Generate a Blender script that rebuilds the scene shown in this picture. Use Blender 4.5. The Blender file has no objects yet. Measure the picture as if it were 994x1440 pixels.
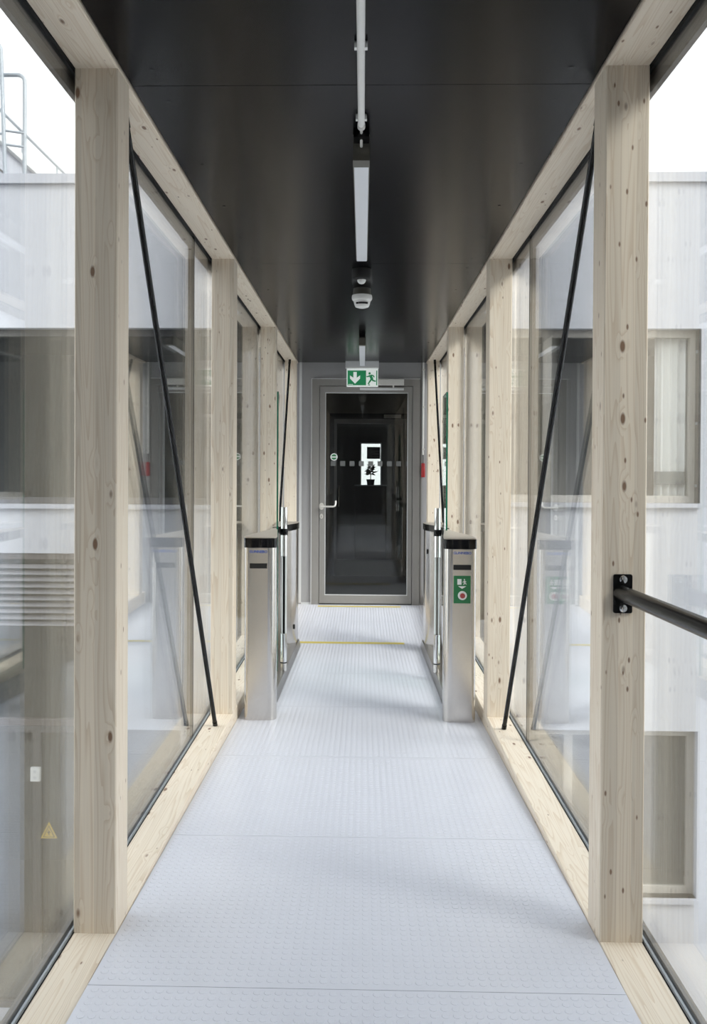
import bpy, math, random
from mathutils import Matrix, Vector

# ------------------------------------------------------------------ camera, sky, sun, exposure
scene = bpy.context.scene
col = scene.collection
FPX, W, H = 1199.0, 994.0, 1440.0
cd = bpy.data.cameras.new('camera'); cam = bpy.data.objects.new('camera', cd); col.objects.link(cam)
cd.sensor_fit = 'HORIZONTAL'; cd.sensor_width = 36.0
cd.lens = FPX / W * 36.0
cd.shift_x = 13.68 / W
cd.shift_y = -47.82 / W
cd.clip_start = 0.02; cd.clip_end = 300
yaw, pit, rol = 0.0223, -0.0103, 0.0049
Ry = Matrix(((math.cos(yaw), math.sin(yaw), 0), (-math.sin(yaw), math.cos(yaw), 0), (0, 0, 1)))
Rp = Matrix(((1, 0, 0), (0, math.cos(pit), math.sin(pit)), (0, -math.sin(pit), math.cos(pit))))
Rr = Matrix(((math.cos(rol), 0, math.sin(rol)), (0, 1, 0), (-math.sin(rol), 0, math.cos(rol))))
RT = (Rr @ Rp @ Ry).transposed()
right, fwd, up = RT @ Vector((1, 0, 0)), RT @ Vector((0, 1, 0)), RT @ Vector((0, 0, 1))
m = Matrix((right, up, -fwd)).transposed().to_4x4(); m.translation = (0.01215, 0, 1.27)
cam.matrix_world = m
scene.camera = cam

world = bpy.data.worlds.new('overcast_sky'); scene.world = world; world.use_nodes = True
wn = world.node_tree; wn.nodes.clear()
w_out = wn.nodes.new('ShaderNodeOutputWorld'); w_bg = wn.nodes.new('ShaderNodeBackground')
w_tc = wn.nodes.new('ShaderNodeTexCoord'); w_sep = wn.nodes.new('ShaderNodeSeparateXYZ'); w_ramp = wn.nodes.new('ShaderNodeValToRGB')
wn.links.new(w_tc.outputs['Generated'], w_sep.inputs[0]); wn.links.new(w_sep.outputs['Z'], w_ramp.inputs[0])
w_ramp.color_ramp.elements[0].position = 0.0; w_ramp.color_ramp.elements[0].color = (1.0, 1.0, 1.0, 1)
w_ramp.color_ramp.elements[1].position = 0.9; w_ramp.color_ramp.elements[1].color = (0.86, 0.91, 1.0, 1)
wn.links.new(w_ramp.outputs[0], w_bg.inputs[0]); w_bg.inputs[1].default_value = 1.0
wn.links.new(w_bg.outputs[0], w_out.inputs[0])

sd = bpy.data.lights.new('sun_offscreen', 'SUN'); sun = bpy.data.objects.new('sun_offscreen', sd); col.objects.link(sun)
sd.energy = 1.3; sd.angle = math.radians(26); sd.color = (1.0, 0.97, 0.92)
sun.rotation_euler = Vector((-0.66, 0.46, -0.60)).to_track_quat('-Z', 'Y').to_euler()

scene.view_settings.view_transform = 'Standard'; scene.view_settings.look = 'None'
scene.view_settings.gamma = 1.0; scene.view_settings.use_curve_mapping = False
scene.view_settings.exposure = 1.42
scene.cycles.transparent_max_bounces = 40
scene.cycles.max_bounces = 14; scene.cycles.diffuse_bounces = 6; scene.cycles.glossy_bounces = 8
rnd = random.Random(7)

# ------------------------------------------------------------------ materials
MATS = {}
def pmat(name, color, rough=0.5, metal=0.0, spec=0.5, noise=0.0, nscale=20.0, bump=0.0, emit=None):
    mt = bpy.data.materials.new(name); mt.use_nodes = True; nt = mt.node_tree
    b = nt.nodes['Principled BSDF']
    b.inputs['Base Color'].default_value = (*color, 1); b.inputs['Roughness'].default_value = rough
    b.inputs['Metallic'].default_value = metal; b.inputs['Specular IOR Level'].default_value = spec
    tc = nt.nodes.new('ShaderNodeTexCoord'); n = nt.nodes.new('ShaderNodeTexNoise')
    n.inputs['Scale'].default_value = nscale; n.inputs['Detail'].default_value = 4
    nt.links.new(tc.outputs['Object'], n.inputs['Vector'])
    if noise > 0:
        mx = nt.nodes.new('ShaderNodeMix'); mx.data_type = 'RGBA'
        mx.inputs['A'].default_value = (*[c * (1 - noise) for c in color], 1)
        mx.inputs['B'].default_value = (*[min(1, c * (1 + noise)) for c in color], 1)
        nt.links.new(n.outputs['Fac'], mx.inputs['Factor']); nt.links.new(mx.outputs['Result'], b.inputs['Base Color'])
    if bump > 0:
        bp = nt.nodes.new('ShaderNodeBump'); bp.inputs['Strength'].default_value = bump; bp.inputs['Distance'].default_value = 0.002
        nt.links.new(n.outputs['Fac'], bp.inputs['Height']); nt.links.new(bp.outputs['Normal'], b.inputs['Normal'])
    if emit:
        b.inputs['Emission Color'].default_value = (*emit[0], 1); b.inputs['Emission Strength'].default_value = emit[1]
    MATS[name] = mt
    return mt

def glassmat(name, tint, ior=1.5, gloss=1.0):
    mt = bpy.data.materials.new(name); mt.use_nodes = True; nt = mt.node_tree; nt.nodes.clear()
    o = nt.nodes.new('ShaderNodeOutputMaterial'); mix = nt.nodes.new('ShaderNodeMixShader')
    t = nt.nodes.new('ShaderNodeBsdfTransparent'); t.inputs[0].default_value = (*tint, 1)
    g = nt.nodes.new('ShaderNodeBsdfGlossy'); g.inputs['Roughness'].default_value = 0.0; g.inputs[0].default_value = (gloss, gloss, gloss, 1)
    f = nt.nodes.new('ShaderNodeFresnel'); geo = nt.nodes.new('ShaderNodeNewGeometry')
    mr = nt.nodes.new('ShaderNodeMapRange'); mr.inputs['To Min'].default_value = ior; mr.inputs['To Max'].default_value = 1 / ior
    nt.links.new(geo.outputs['Backfacing'], mr.inputs['Value']); nt.links.new(mr.outputs[0], f.inputs['IOR'])
    nt.links.new(f.outputs[0], mix.inputs[0]); nt.links.new(t.outputs[0], mix.inputs[1]); nt.links.new(g.outputs[0], mix.inputs[2])
    nt.links.new(mix.outputs[0], o.inputs[0])
    MATS[name] = mt
    return mt

def woodmat(name, axis):
    """whitened spruce: growth lines along `axis`, glued lamellae, sparse knots"""
    mt = bpy.data.materials.new(name); mt.use_nodes = True; nt = mt.node_tree; L = nt.links.new
    N = nt.nodes.new
    b = nt.nodes['Principled BSDF']; b.inputs['Roughness'].default_value = 0.55; b.inputs['Specular IOR Level'].default_value = 0.3
    tc = N('ShaderNodeTexCoord'); oi = N('ShaderNodeObjectInfo')
    add = N('ShaderNodeVectorMath'); add.operation = 'ADD'
    sc = N('ShaderNodeVectorMath'); sc.operation = 'SCALE'; sc.inputs[0].default_value = (3.1, 5.7, 9.3)
    L(oi.outputs['Random'], sc.inputs['Scale']); L(tc.outputs['Object'], add.inputs[0]); L(sc.outputs[0], add.inputs[1])
    P = add.outputs[0]
    def mapped(s_long, s_cross):
        mp = N('ShaderNodeMapping'); s = [s_cross] * 3; s['xyz'.index(axis)] = s_long
        mp.inputs['Scale'].default_value = s; L(P, mp.inputs['Vector']); return mp.outputs[0]
    # knots
    vor = N('ShaderNodeTexVoronoi'); vor.inputs['Scale'].default_value = 1.0; L(mapped(10.0, 24.0), vor.inputs['Vector'])
    sepc = N('ShaderNodeSeparateColor'); L(vor.outputs['Color'], sepc.inputs[0])
    keep = N('ShaderNodeMath'); keep.operation = 'GREATER_THAN'; keep.inputs[1].default_value = 0.67; L(sepc.outputs[0], keep.inputs[0])
    near = N('ShaderNodeMapRange'); near.inputs['From Min'].default_value = 0.12; near.inputs['From Max'].default_value = 0.20
    near.inputs['To Min'].default_value = 1.0; near.inputs['To Max'].default_value = 0.0; L(vor.outputs['Distance'], near.inputs['Value'])
    knot = N('ShaderNodeMath'); knot.operation = 'MULTIPLY'; L(keep.outputs[0], knot.inputs[0]); L(near.outputs[0], knot.inputs[1])
    halo = N('ShaderNodeMapRange'); halo.inputs['From Min'].default_value = 0.1; halo.inputs['From Max'].default_value = 0.5
    halo.inputs['To Min'].default_value = 1.0; halo.inputs['To Max'].default_value = 0.0; L(vor.outputs['Distance'], halo.inputs['Value'])
    haloK = N('ShaderNodeMath'); haloK.operation = 'MULTIPLY'; L(keep.outputs[0], haloK.inputs[0]); L(halo.outputs[0], haloK.inputs[1])
    # growth rings
    n1 = N('ShaderNodeTexNoise'); n1.inputs['Scale'].default_value = 1.0; n1.inputs['Detail'].default_value = 1.5; L(mapped(0.7, 19.0), n1.inputs['Vector'])
    a1 = N('ShaderNodeMath'); a1.operation = 'MULTIPLY_ADD'; a1.inputs[1].default_value = 16.0; L(n1.outputs['Fac'], a1.inputs[0])
    hk = N('ShaderNodeMath'); hk.operation = 'MULTIPLY'; hk.inputs[1].default_value = 1.6; L(haloK.outputs[0], hk.inputs[0]); L(hk.outputs[0], a1.inputs[2])
    fr = N('ShaderNodeMath'); fr.operation = 'FRACT'; L(a1.outputs[0], fr.inputs[0])
    ring = N('ShaderNodeMapRange'); ring.inputs['From Min'].default_value = 0.55; ring.inputs['From Max'].default_value = 1.0; L(fr.outputs[0], ring.inputs['Value'])
    # fine streaks
    n2 = N('ShaderNodeTexNoise'); n2.inputs['Scale'].default_value = 1.0; n2.inputs['Detail'].default_value = 3; L(mapped(3.0, 260.0), n2.inputs['Vector'])
    # lamella tone
    sx = N('ShaderNodeSeparateXYZ'); L(P, sx.inputs[0])
    fl = N('ShaderNodeMath'); fl.operation = 'MULTIPLY'; fl.inputs[1].default_value = 26.0; L(sx.outputs['Z' if axis == 'y' else 'X'], fl.inputs[0])
    fl2 = N('ShaderNodeMath'); fl2.operation = 'FLOOR'; L(fl.outputs[0], fl2.inputs[0])
    wnz = N('ShaderNodeTexWhiteNoise'); wnz.noise_dimensions = '1D'; L(fl2.outputs[0], wnz.inputs['W'])
    c1 = N('ShaderNodeMix'); c1.data_type = 'RGBA'; c1.inputs['A'].default_value = (0.765, 0.675, 0.555, 1); c1.inputs['B'].default_value = (0.58, 0.445, 0.31, 1)
    rf = N('ShaderNodeMath'); rf.operation = 'MULTIPLY'; rf.inputs[1].default_value = 0.55; L(ring.outputs[0], rf.inputs[0]); L(rf.outputs[0], c1.inputs['Factor'])
    c2 = N('ShaderNodeMix'); c2.data_type = 'RGBA'; c2.blend_type = 'MULTIPLY'; c2.inputs['Factor'].default_value = 1.0
    L(c1.outputs['Result'], c2.inputs['A'])
    tone = N('ShaderNodeMath'); tone.operation = 'MULTIPLY_ADD'; tone.inputs[1].default_value = 0.15; tone.inputs[2].default_value = 0.85; L(wnz.outputs['Value'], tone.inputs[0])
    t2 = N('ShaderNodeMath'); t2.operation = 'MULTIPLY_ADD'; t2.inputs[1].default_value = 0.16; L(n2.outputs['Fac'], t2.inputs[0])
    t3 = N('ShaderNodeMath'); t3.operation = 'SUBTRACT'; t3.inputs[1].default_value = 0.06; L(tone.outputs[0], t3.inputs[0]); L(t3.outputs[0], t2.inputs[2])
    L(t2.outputs[0], c2.inputs['B'])
    c3 = N('ShaderNodeMix'); c3.data_type = 'RGBA'; c3.inputs['B'].default_value = (0.17, 0.085, 0.045, 1)
    kf = N('ShaderNodeMath'); kf.operation = 'MULTIPLY'; kf.inputs[1].default_value = 0.9; L(knot.outputs[0], kf.inputs[0])
    # small dark pin knots and short resin streaks
    v2 = N('ShaderNodeTexVoronoi'); v2.inputs['Scale'].default_value = 1.0; L(mapped(15.0, 38.0), v2.inputs['Vector'])
    s2 = N('ShaderNodeSeparateColor'); L(v2.outputs['Color'], s2.inputs[0])
    k2 = N('ShaderNodeMath'); k2.operation = 'GREATER_THAN'; k2.inputs[1].default_value = 0.80; L(s2.outputs[1], k2.inputs[0])
    d2_ = N('ShaderNodeMapRange'); d2_.inputs['From Min'].default_value = 0.08; d2_.inputs['From Max'].default_value = 0.15
    d2_.inputs['To Min'].default_value = 0.85; d2_.inputs['To Max'].default_value = 0.0; L(v2.outputs['Distance'], d2_.inputs['Value'])
    m2 = N('ShaderNodeMath'); m2.operation = 'MULTIPLY'; L(k2.outputs[0], m2.inputs[0]); L(d2_.outputs[0], m2.inputs[1])
    mxk = N('ShaderNodeMath'); mxk.operation = 'MAXIMUM'; L(kf.outputs[0], mxk.inputs[0]); L(m2.outputs[0], mxk.inputs[1]); kf = mxk
    L(kf.outputs[0], c3.inputs['Factor']); L(c2.outputs['Result'], c3.inputs['A']); L(c3.outputs['Result'], b.inputs['Base Color'])
    MATS[name] = mt
    return mt

woodmat('wood_upright', 'z'); woodmat('wood_lengthwise', 'y')
pmat('rubber', (0.63, 0.64, 0.70), 0.27, spec=0.45, noise=0.03, nscale=3)
pmat('screed', (0.35, 0.36, 0.38), 0.8, noise=0.1)
pmat('ceiling_board', (0.0055, 0.0055, 0.0066), 0.21, spec=0.11, noise=0.15, nscale=40, bump=0.03)
pmat('dark_steel', (0.035, 0.035, 0.038), 0.4, noise=0.1)
pmat('black_paint', (0.004, 0.004, 0.0045), 0.25, spec=0.3, noise=0.1)
pmat('black_gasket', (0.006, 0.006, 0.006), 0.7, noise=0.1)
pmat('glazing_bar', (0.075, 0.075, 0.08), 0.45, metal=0.0, noise=0.08)
pmat('stainless', (0.66, 0.635, 0.60), 0.20, metal=1.0, noise=0.05, nscale=60)
pmat('stainless_dark', (0.30, 0.29, 0.28), 0.32, metal=1.0, noise=0.05, nscale=60)
pmat('chrome', (0.78, 0.78, 0.78), 0.12, metal=1.0, noise=0.03)
pmat('satin_nickel', (0.74, 0.72, 0.68), 0.35, metal=0.55, noise=0.03)
pmat('cap_bronze', (0.50, 0.45, 0.39), 0.38, metal=0.35, noise=0.05)
pmat('black_gloss', (0.005, 0.005, 0.006), 0.12, spec=0.3, noise=0.1)
pmat('grey_panel', (0.34, 0.34, 0.35), 0.5, noise=0.04)
pmat('grey_frame', (0.25, 0.24, 0.23), 0.45, noise=0.04)
pmat('light_strip', (0.62, 0.63, 0.64), 0.4, noise=0.04)
pmat('sign_green', (0.012, 0.16, 0.06), 0.4, noise=0.05, emit=((0.02, 0.25, 0.10), 0.15))
pmat('sign_white', (0.85, 0.87, 0.85), 0.4, noise=0.02, emit=((0.85, 0.9, 0.87), 0.12))
pmat('panel_green', (0.02, 0.17, 0.06), 0.45, noise=0.05)
pmat('print_white', (0.82, 0.83, 0.82), 0.5, noise=0.02)
pmat('print_blue', (0.015, 0.07, 0.36), 0.5, noise=0.03)
pmat('red_plastic', (0.42, 0.02, 0.025), 0.4, noise=0.05)
pmat('button_red', (0.35, 0.05, 0.05), 0.35, noise=0.05)
pmat('white_plastic', (0.80, 0.80, 0.78), 0.4, noise=0.02)
pmat('diffuser', (0.74, 0.76, 0.80), 0.5, noise=0.02)
pmat('olive_metal', (0.10, 0.095, 0.08), 0.45, noise=0.1)
pmat('silver_paint', (0.66, 0.65, 0.62), 0.4, metal=0.15, noise=0.04)
pmat('tape_yellow', (0.62, 0.50, 0.10), 0.5, noise=0.05)
pmat('white_render', (0.52, 0.53, 0.575), 0.85, noise=0.03, nscale=8, bump=0.2)
pmat('parapet_metal', (0.47, 0.48, 0.53), 0.5, noise=0.03)
pmat('greige_frame', (0.42, 0.395, 0.36), 0.5, noise=0.04)
pmat('dark_frame', (0.07, 0.07, 0.075), 0.5, noise=0.05)
pmat('room_grey', (0.22, 0.22, 0.225), 0.85, noise=0.05)
pmat('lobby_dark', (0.20, 0.187, 0.168), 0.75, noise=0.1)
pmat('lobby_floor', (0.20, 0.20, 0.215), 0.5, noise=0.1)
pmat('slat_grey', (0.24, 0.235, 0.25), 0.5, noise=0.04)
pmat('slat_dark', (0.10, 0.085, 0.085), 0.6, noise=0.06)
pmat('panel_grey', (0.20, 0.20, 0.195), 0.7, noise=0.05)
pmat('curtain_white', (0.88, 0.87, 0.86), 0.9, noise=0.02)
pmat('galvanised', (0.36, 0.39, 0.42), 0.45, metal=0.5, noise=0.08)
pmat('paving', (0.42, 0.42, 0.42), 0.9, noise=0.12, nscale=2)
pmat('leaf', (0.02, 0.035, 0.015), 0.6, noise=0.2)
pmat('pot', (0.02, 0.02, 0.022), 0.5, noise=0.1)
pmat('brown_wood', (0.09, 0.05, 0.03), 0.55, noise=0.2)
pmat('frost', (0.11, 0.115, 0.115), 0.7, noise=0.03)
pmat('warning_yellow', (0.60, 0.42, 0.06), 0.5, noise=0.05)
glassmat('glass', (0.985, 0.993, 0.99))
glassmat('window_glass', (0.72, 0.75, 0.76))
glassmat('door_glass', (0.90, 0.90, 0.88))
glassmat('gate_glass', (0.93, 0.975, 0.955))
pmat('glass_edge', (0.01, 0.13, 0.075), 0.15, noise=0.1)

# ------------------------------------------------------------------ mesh helpers
class MB:
    def __init__(self): self.v, self.f = [], []
    def add(self, vs, fs):
        k = len(self.v); self.v += [tuple(p) for p in vs]; self.f += [tuple(i + k for i in f) for f in fs]; return self
    def box(self, x0, x1, y0, y1, z0, z1):
        vs = [(x, y, z) for z in (z0, z1) for y in (y0, y1) for x in (x0, x1)]
        return self.add(vs, [(0, 2, 3, 1), (4, 5, 7, 6), (0, 1, 5, 4), (2, 6, 7, 3), (0, 4, 6, 2), (1, 3, 7, 5)])
    def bbox(self, x0, x1, y0, y1, z0, z1, b=0.004):
        """box whose four long edges (along the longest side) are chamfered"""
        d = [x1 - x0, y1 - y0, z1 - z0]; a = d.index(max(d))
        lo, hi = [x0, y0, z0], [x1, y1, z1]; u, w = [i for i in range(3) if i != a]
        pr = [(lo[u] + b, lo[w]), (hi[u] - b, lo[w]), (hi[u], lo[w] + b), (hi[u], hi[w] - b), (hi[u] - b, hi[w]), (lo[u] + b, hi[w]), (lo[u], hi[w] - b), (lo[u], lo[w] + b)]
        vs = []
        for t in (lo[a], hi[a]):
            for p, q in pr:
                c = [0, 0, 0]; c[a] = t; c[u] = p; c[w] = q; vs.append(c)
        n = 8; fs = [tuple(range(n)), tuple(range(2 * n - 1, n - 1, -1))] + [(i, i + n, (i + 1) % n + n, (i + 1) % n) for i in range(n)]
        if a == 1: fs = [tuple(reversed(f)) for f in fs]
        fs = [tuple(reversed(f)) for f in fs]
        return self.add(vs, fs)
    def prism(self, pts, z0, z1, axis='z', z1f=None):
        """extrude a 2-D outline: axis z -> (x,y), axis y -> (x,z), axis x -> (y,z)"""
        n = len(pts); vs = []
        for t in (z0, z1):
            for p, q in pts: vs.append({'z': (p, q, t), 'y': (p, t, q), 'x': (t, p, q)}[axis])
        fs = [tuple(range(n - 1, -1, -1)), tuple(range(n, 2 * n))] + [(i, (i + 1) % n, (i + 1) % n + n, i + n) for i in range(n)]
        return self.add(vs, fs)
    def lathe(self, prof, c=(0, 0, 0), n=24, axis='z'):
        vs = []
        for r, h in prof:
            for i in range(n):
                a = 2 * math.pi * i / n; p, q = r * math.cos(a), r * math.sin(a)
                o = {'z': (p, q, h), 'y': (p, h, q), 'x': (h, p, q)}[axis]
                vs.append((c[0] + o[0], c[1] + o[1], c[2] + o[2]))
        fs = [(k * n + i, k * n + (i + 1) % n, (k + 1) * n + (i + 1) % n, (k + 1) * n + i) for k in range(len(prof) - 1) for i in range(n)]
        fs += [tuple(range(n - 1, -1, -1)), tuple(range((len(prof) - 1) * n, len(prof) * n))]
        return self.add(vs, fs)
    def tube(self, pts, r, n=12):
        pts = [Vector(p) for p in pts]; rings = []
        for i, p in enumerate(pts):
            d = (pts[min(i + 1, len(pts) - 1)] - pts[max(i - 1, 0)]).normalized()
            ref = Vector((0, 0, 1)) if abs(d.z) < 0.9 else Vector((1, 0, 0))
            u = d.cross(ref).normalized(); w = d.cross(u)
            rings.append([p + r * (math.cos(2 * math.pi * k / n) * u + math.sin(2 * math.pi * k / n) * w) for k in range(n)])
        vs = [q for rg in rings for q in rg]
        fs = [(k * n + i, k * n + (i + 1) % n, (k + 1) * n + (i + 1) % n, (k + 1) * n + i) for k in range(len(pts) - 1) for i in range(n)]
        fs += [tuple(range(n - 1, -1, -1)), tuple(range((len(pts) - 1) * n, len(pts) * n))]
        return self.add(vs, fs)
    def build(self, name, mat, parent=None, smooth=None, loc=None):
        """one mesh object; coordinates are world coordinates, the origin is put at `loc`"""
        me = bpy.data.meshes.new(name)
        o = bpy.data.objects.new(name, me)
        off = Vector(loc) if loc is not None else Vector((0, 0, 0))
        me.from_pydata([Vector(p) - off for p in self.v], [], self.f); me.validate()
        import bmesh
        bm = bmesh.new(); bm.from_mesh(me); bmesh.ops.recalc_face_normals(bm, faces=bm.faces); bm.to_mesh(me); bm.free()
        me.materials.append(MATS[mat])
        if smooth:
            for p in me.polygons: p.use_smooth = True
            me.set_sharp_from_angle(angle=math.radians(smooth))
        col.objects.link(o); o.location = off
        if parent is not None:
            o.parent = parent; o.location = off - world_loc(parent)
        return o

def world_loc(o):
    p = Vector(o.location)
    while o.parent is not None: o = o.parent; p += Vector(o.location)
    return p
def tag(o, label=None, cat=None, group=None, kind=None):
    if label: o['label'] = label
    if cat: o['category'] = cat
    if group: o['group'] = group
    if kind: o['kind'] = kind
    return o
def empty(name, loc=(0, 0, 0)):
    o = bpy.data.objects.new(name, None); o.empty_display_size = 0.1; o.location = loc; col.objects.link(o); return o
def text_mesh(name, s, size, mat, parent, loc, depth=0.0008):
    """lettering in the upright x-z plane facing -y, centred on loc"""
    cu = bpy.data.curves.new(name, 'FONT'); cu.body = s; cu.size = size; cu.align_x = 'CENTER'; cu.align_y = 'CENTER'; cu.extrude = depth; cu.offset = 0.0004; cu.resolution_u = 3
    t = bpy.data.objects.new(name + '_curve', cu); col.objects.link(t)
    dg = bpy.context.evaluated_depsgraph_get(); me = bpy.data.meshes.new_from_object(t.evaluated_get(dg))
    bpy.data.objects.remove(t); bpy.data.curves.remove(cu)
    me.transform(Matrix.Rotation(math.pi / 2, 4, 'X')); me.materials.clear(); me.materials.append(MATS[mat]); me.name = name
    o = bpy.data.objects.new(name, me); col.objects.link(o); o.parent = parent; o.location = Vector(loc) - world_loc(parent); return o

# ------------------------------------------------------------------ dimensions (metres; z = 0 is the top of the timber sills)
XI, XO = 0.655, 0.7715            # inner / outer face of posts, beams and sills
ZB, ZC = 2.349, 2.360             # beam underside, ceiling underside
YW = 8.72                         # end wall
Y0 = -0.25                        # near end of the bridge
SL, YV, ZV, ZD = -0.0322, 6.97, -0.1504, -0.114
def zf(y):                        # floor height: a ramp falling away, then rising to the door
    if y <= YV: return SL * (y - 2.3)
    return ZV + (ZD - ZV) * (y - YV) / (YW - YV)
POSTS = [0.208, 2.298, 4.385, 6.475, 8.491]
PT = 0.116

# ------------------------------------------------------------------ the setting
fo = MB().prism([(Y0, zf(Y0) - 0.004), (YV, ZV - 0.004), (8.95, zf(YW) - 0.004), (8.95, -0.40), (Y0, -0.40)], -XI, XI, 'x').build('floor', 'screed')
tag(fo, 'sloping corridor floor of pale lilac-grey studded rubber', kind='structure')
seams = [Y0, 0.205, 1.13, 2.055, 2.98, 3.905, 4.83, 5.755, YV, 7.85, YW]
for a, b in zip(seams[:-1], seams[1:]):
    g = 0.0012; XX = XI - 0.002
    MB().add([(x, y, zf(y) + dz) for dz in (-0.004, 0) for y in (a + g, b - g) for x in (-XX, XX)],
             [(0, 2, 3, 1), (4, 5, 7, 6), (0, 1, 5, 4), (2, 6, 7, 3), (0, 4, 6, 2), (1, 3, 7, 5)]).build('rubber_sheet', 'rubber', fo)
# raised round studs of the rubber: too many and too small to be picked apart
vs, fs = [], []; pitch, n8 = 0.0262, 10
cs = [(math.cos(2 * math.pi * i / n8), math.sin(2 * math.pi * i / n8)) for i in range(n8)]
nx = int(2 * (XI - 0.02) / pitch); y = 1.72
while y < 8.68:
    if all(abs(y - s) > 0.011 for s in seams):
        z = zf(y)
        for ix in range(nx + 1):
            x = (ix - nx / 2) * pitch; k = len(vs)
            vs += [(x + 0.0105 * c, y + 0.0105 * s, z - 0.0005) for c, s in cs] + [(x + 0.0088 * c, y + 0.0088 * s, z + 0.0011) for c, s in cs]
            fs += [(k + i, k + (i + 1) % n8, k + n8 + (i + 1) % n8, k + n8 + i) for i in range(n8)] + [tuple(range(k + n8, k + 2 * n8))]
    y += pitch
me = bpy.data.meshes.new('stud_relief'); me.from_pydata(vs, [], fs); me.materials.append(MATS['rubber'])
st = bpy.data.objects.new('stud_relief', me); col.objects.link(st); st.parent = fo; st['kind'] = 'stuff'

ce = MB().box(-0.82, 0.82, Y0, 8.95, 2.5605, 2.80).box(-XI, XI, Y0, 8.95, ZC + 0.012, 2.5605).build('ceiling', 'dark_steel')
tag(ce, 'dark charcoal panelled corridor ceiling', kind='structure')
cj = [Y0, 0.35, 2.43, 4.53, 6.75, YW]
for a, b in zip(cj[:-1], cj[1:]):
    p = MB().bbox(-XI + 0.004, XI - 0.004, a + 0.0015, b - 0.0015, ZC, ZC + 0.012, 0.0008).build('ceiling_panel', 'ceiling_board', ce)
    for sx in (-1, 1):
        ys = [a + 0.10] + [a + (b - a) * t for t in (0.30, 0.53, 0.76)] + [b - 0.10]
        for yy in ys:
            MB().lathe([(0.006, -0.0022), (0.006, 0.0)], (sx * (XI - 0.085), yy, ZC), 10).build('screw', 'black_gloss', ce)

ew = MB()
ew.box(-0.86, -0.512, YW, 8.93, -0.40, 2.40).box(0.594, 0.86, YW, 8.93, -0.40, 2.40).box(-0.512, 0.594, YW, 8.93, 2.193, 2.40).box(-0.512, 0.594, YW, 8.93, -0.40, -0.125)
wb = tag(ew.build('wall_back', 'grey_panel'), 'matt grey panelled end wall around the glazed door', kind='structure')
MB().box(-0.640, -0.615, YW - 0.012, YW + 0.002, -0.10, ZC).build('cover_strip', 'light_strip', wb)
MB().box(0.600, 0.612, YW - 0.010, YW + 0.002, -0.10, ZC).build('cover_strip', 'grey_frame', wb)
MB().box(-0.615, -0.512, YW - 0.006, YW + 0.002, ZD - 0.02, ZD + 0.018).build('skirting', 'light_strip', wb)
# near end wall, behind the camera
wf = MB().box(-0.86, -0.52, Y0 - 0.2, Y0, -0.40, 2.40).box(0.52, 0.86, Y0 - 0.2, Y0, -0.40, 2.40).box(-0.52, 0.52, Y0 - 0.2, Y0, 2.15, 2.40).box(-0.52, 0.52, Y0 - 0.2, Y0, -0.40, 0.12).build('wall_front', 'grey_panel')
tag(wf, 'grey end wall of the corridor at the near building', kind='structure')
d2 = MB().box(-0.52, 0.52, Y0 - 0.12, Y0 - 0.06, 0.12, 2.15).build('door_2', 'dark_frame'); tag(d2, 'closed dark door at the near end', kind='structure')

# ------------------------------------------------------------------ glazed side walls
joints = [Y0, 1.50, 3.985, 6.45, 8.70]
for s, nm, lb in ((-1, 'window_1', 'frameless glazed side wall on the door-handle side of the corridor'), (1, 'window_2', 'frameless glazed side wall behind the black handrail')):
    x1, x2 = s * (XO + 0.010), s * (XO + 0.016)     # inner pane
    x3, x4 = s * (XO + 0.032), s * (XO + 0.038)     # outer pane
    hd = MB().box(*sorted((s * (XO + 0.002), s * (XO + 0.045))), Y0, YW, 2.37, 2.40).build(nm, 'glazing_bar')
    tag(hd, lb, kind='structure')
    for a, b in zip(joints[:-1], joints[1:]):
        MB().box(*sorted((x1, x2)), a + 0.004, b - 0.004, -0.02, 2.37).build('inner_pane', 'glass', hd)
        MB().box(*sorted((x3, x4)), a + 0.004, b - 0.004, -0.30, 2.40).build('outer_pane', 'glass', hd)
        MB().box(*sorted((s * (XO + 0.0165), s * (XO + 0.0315))), a + 0.010, b - 0.010, 2.297, 2.37).build('head_spacer', 'glazing_bar', hd)
        MB().box(*sorted((s * (XO + 0.0165), s * (XO + 0.0315))), a + 0.010, b - 0.010, -0.06, 0.012).build('foot_spacer', 'glazing_bar', hd)
    for j in joints[1:-1]:
        MB().box(*sorted((s * (XO + 0.0095), s * (XO + 0.0385))), j - 0.0038, j + 0.0038, -0.02, 2.37).build('joint_seal', 'black_gasket', hd)
    MB().box(*sorted((s * XO + s * 0.0005, s * (XO + 0.0035))), Y0, YW, -0.03, -0.003).build('foot_gasket', 'black_gasket', hd)
    MB().box(*sorted((s * (XO + 0.0036), s * (XO + 0.0095))), Y0, YW, -0.03, 0.006).build('foot_bar', 'galvanised', hd)
    MB().box(*sorted((s * XO + s * 0.0005, s * (XO + 0.0095))), Y0, YW, ZB + 0.001, 2.37).build('head_gasket', 'black_gasket', hd)

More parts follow.
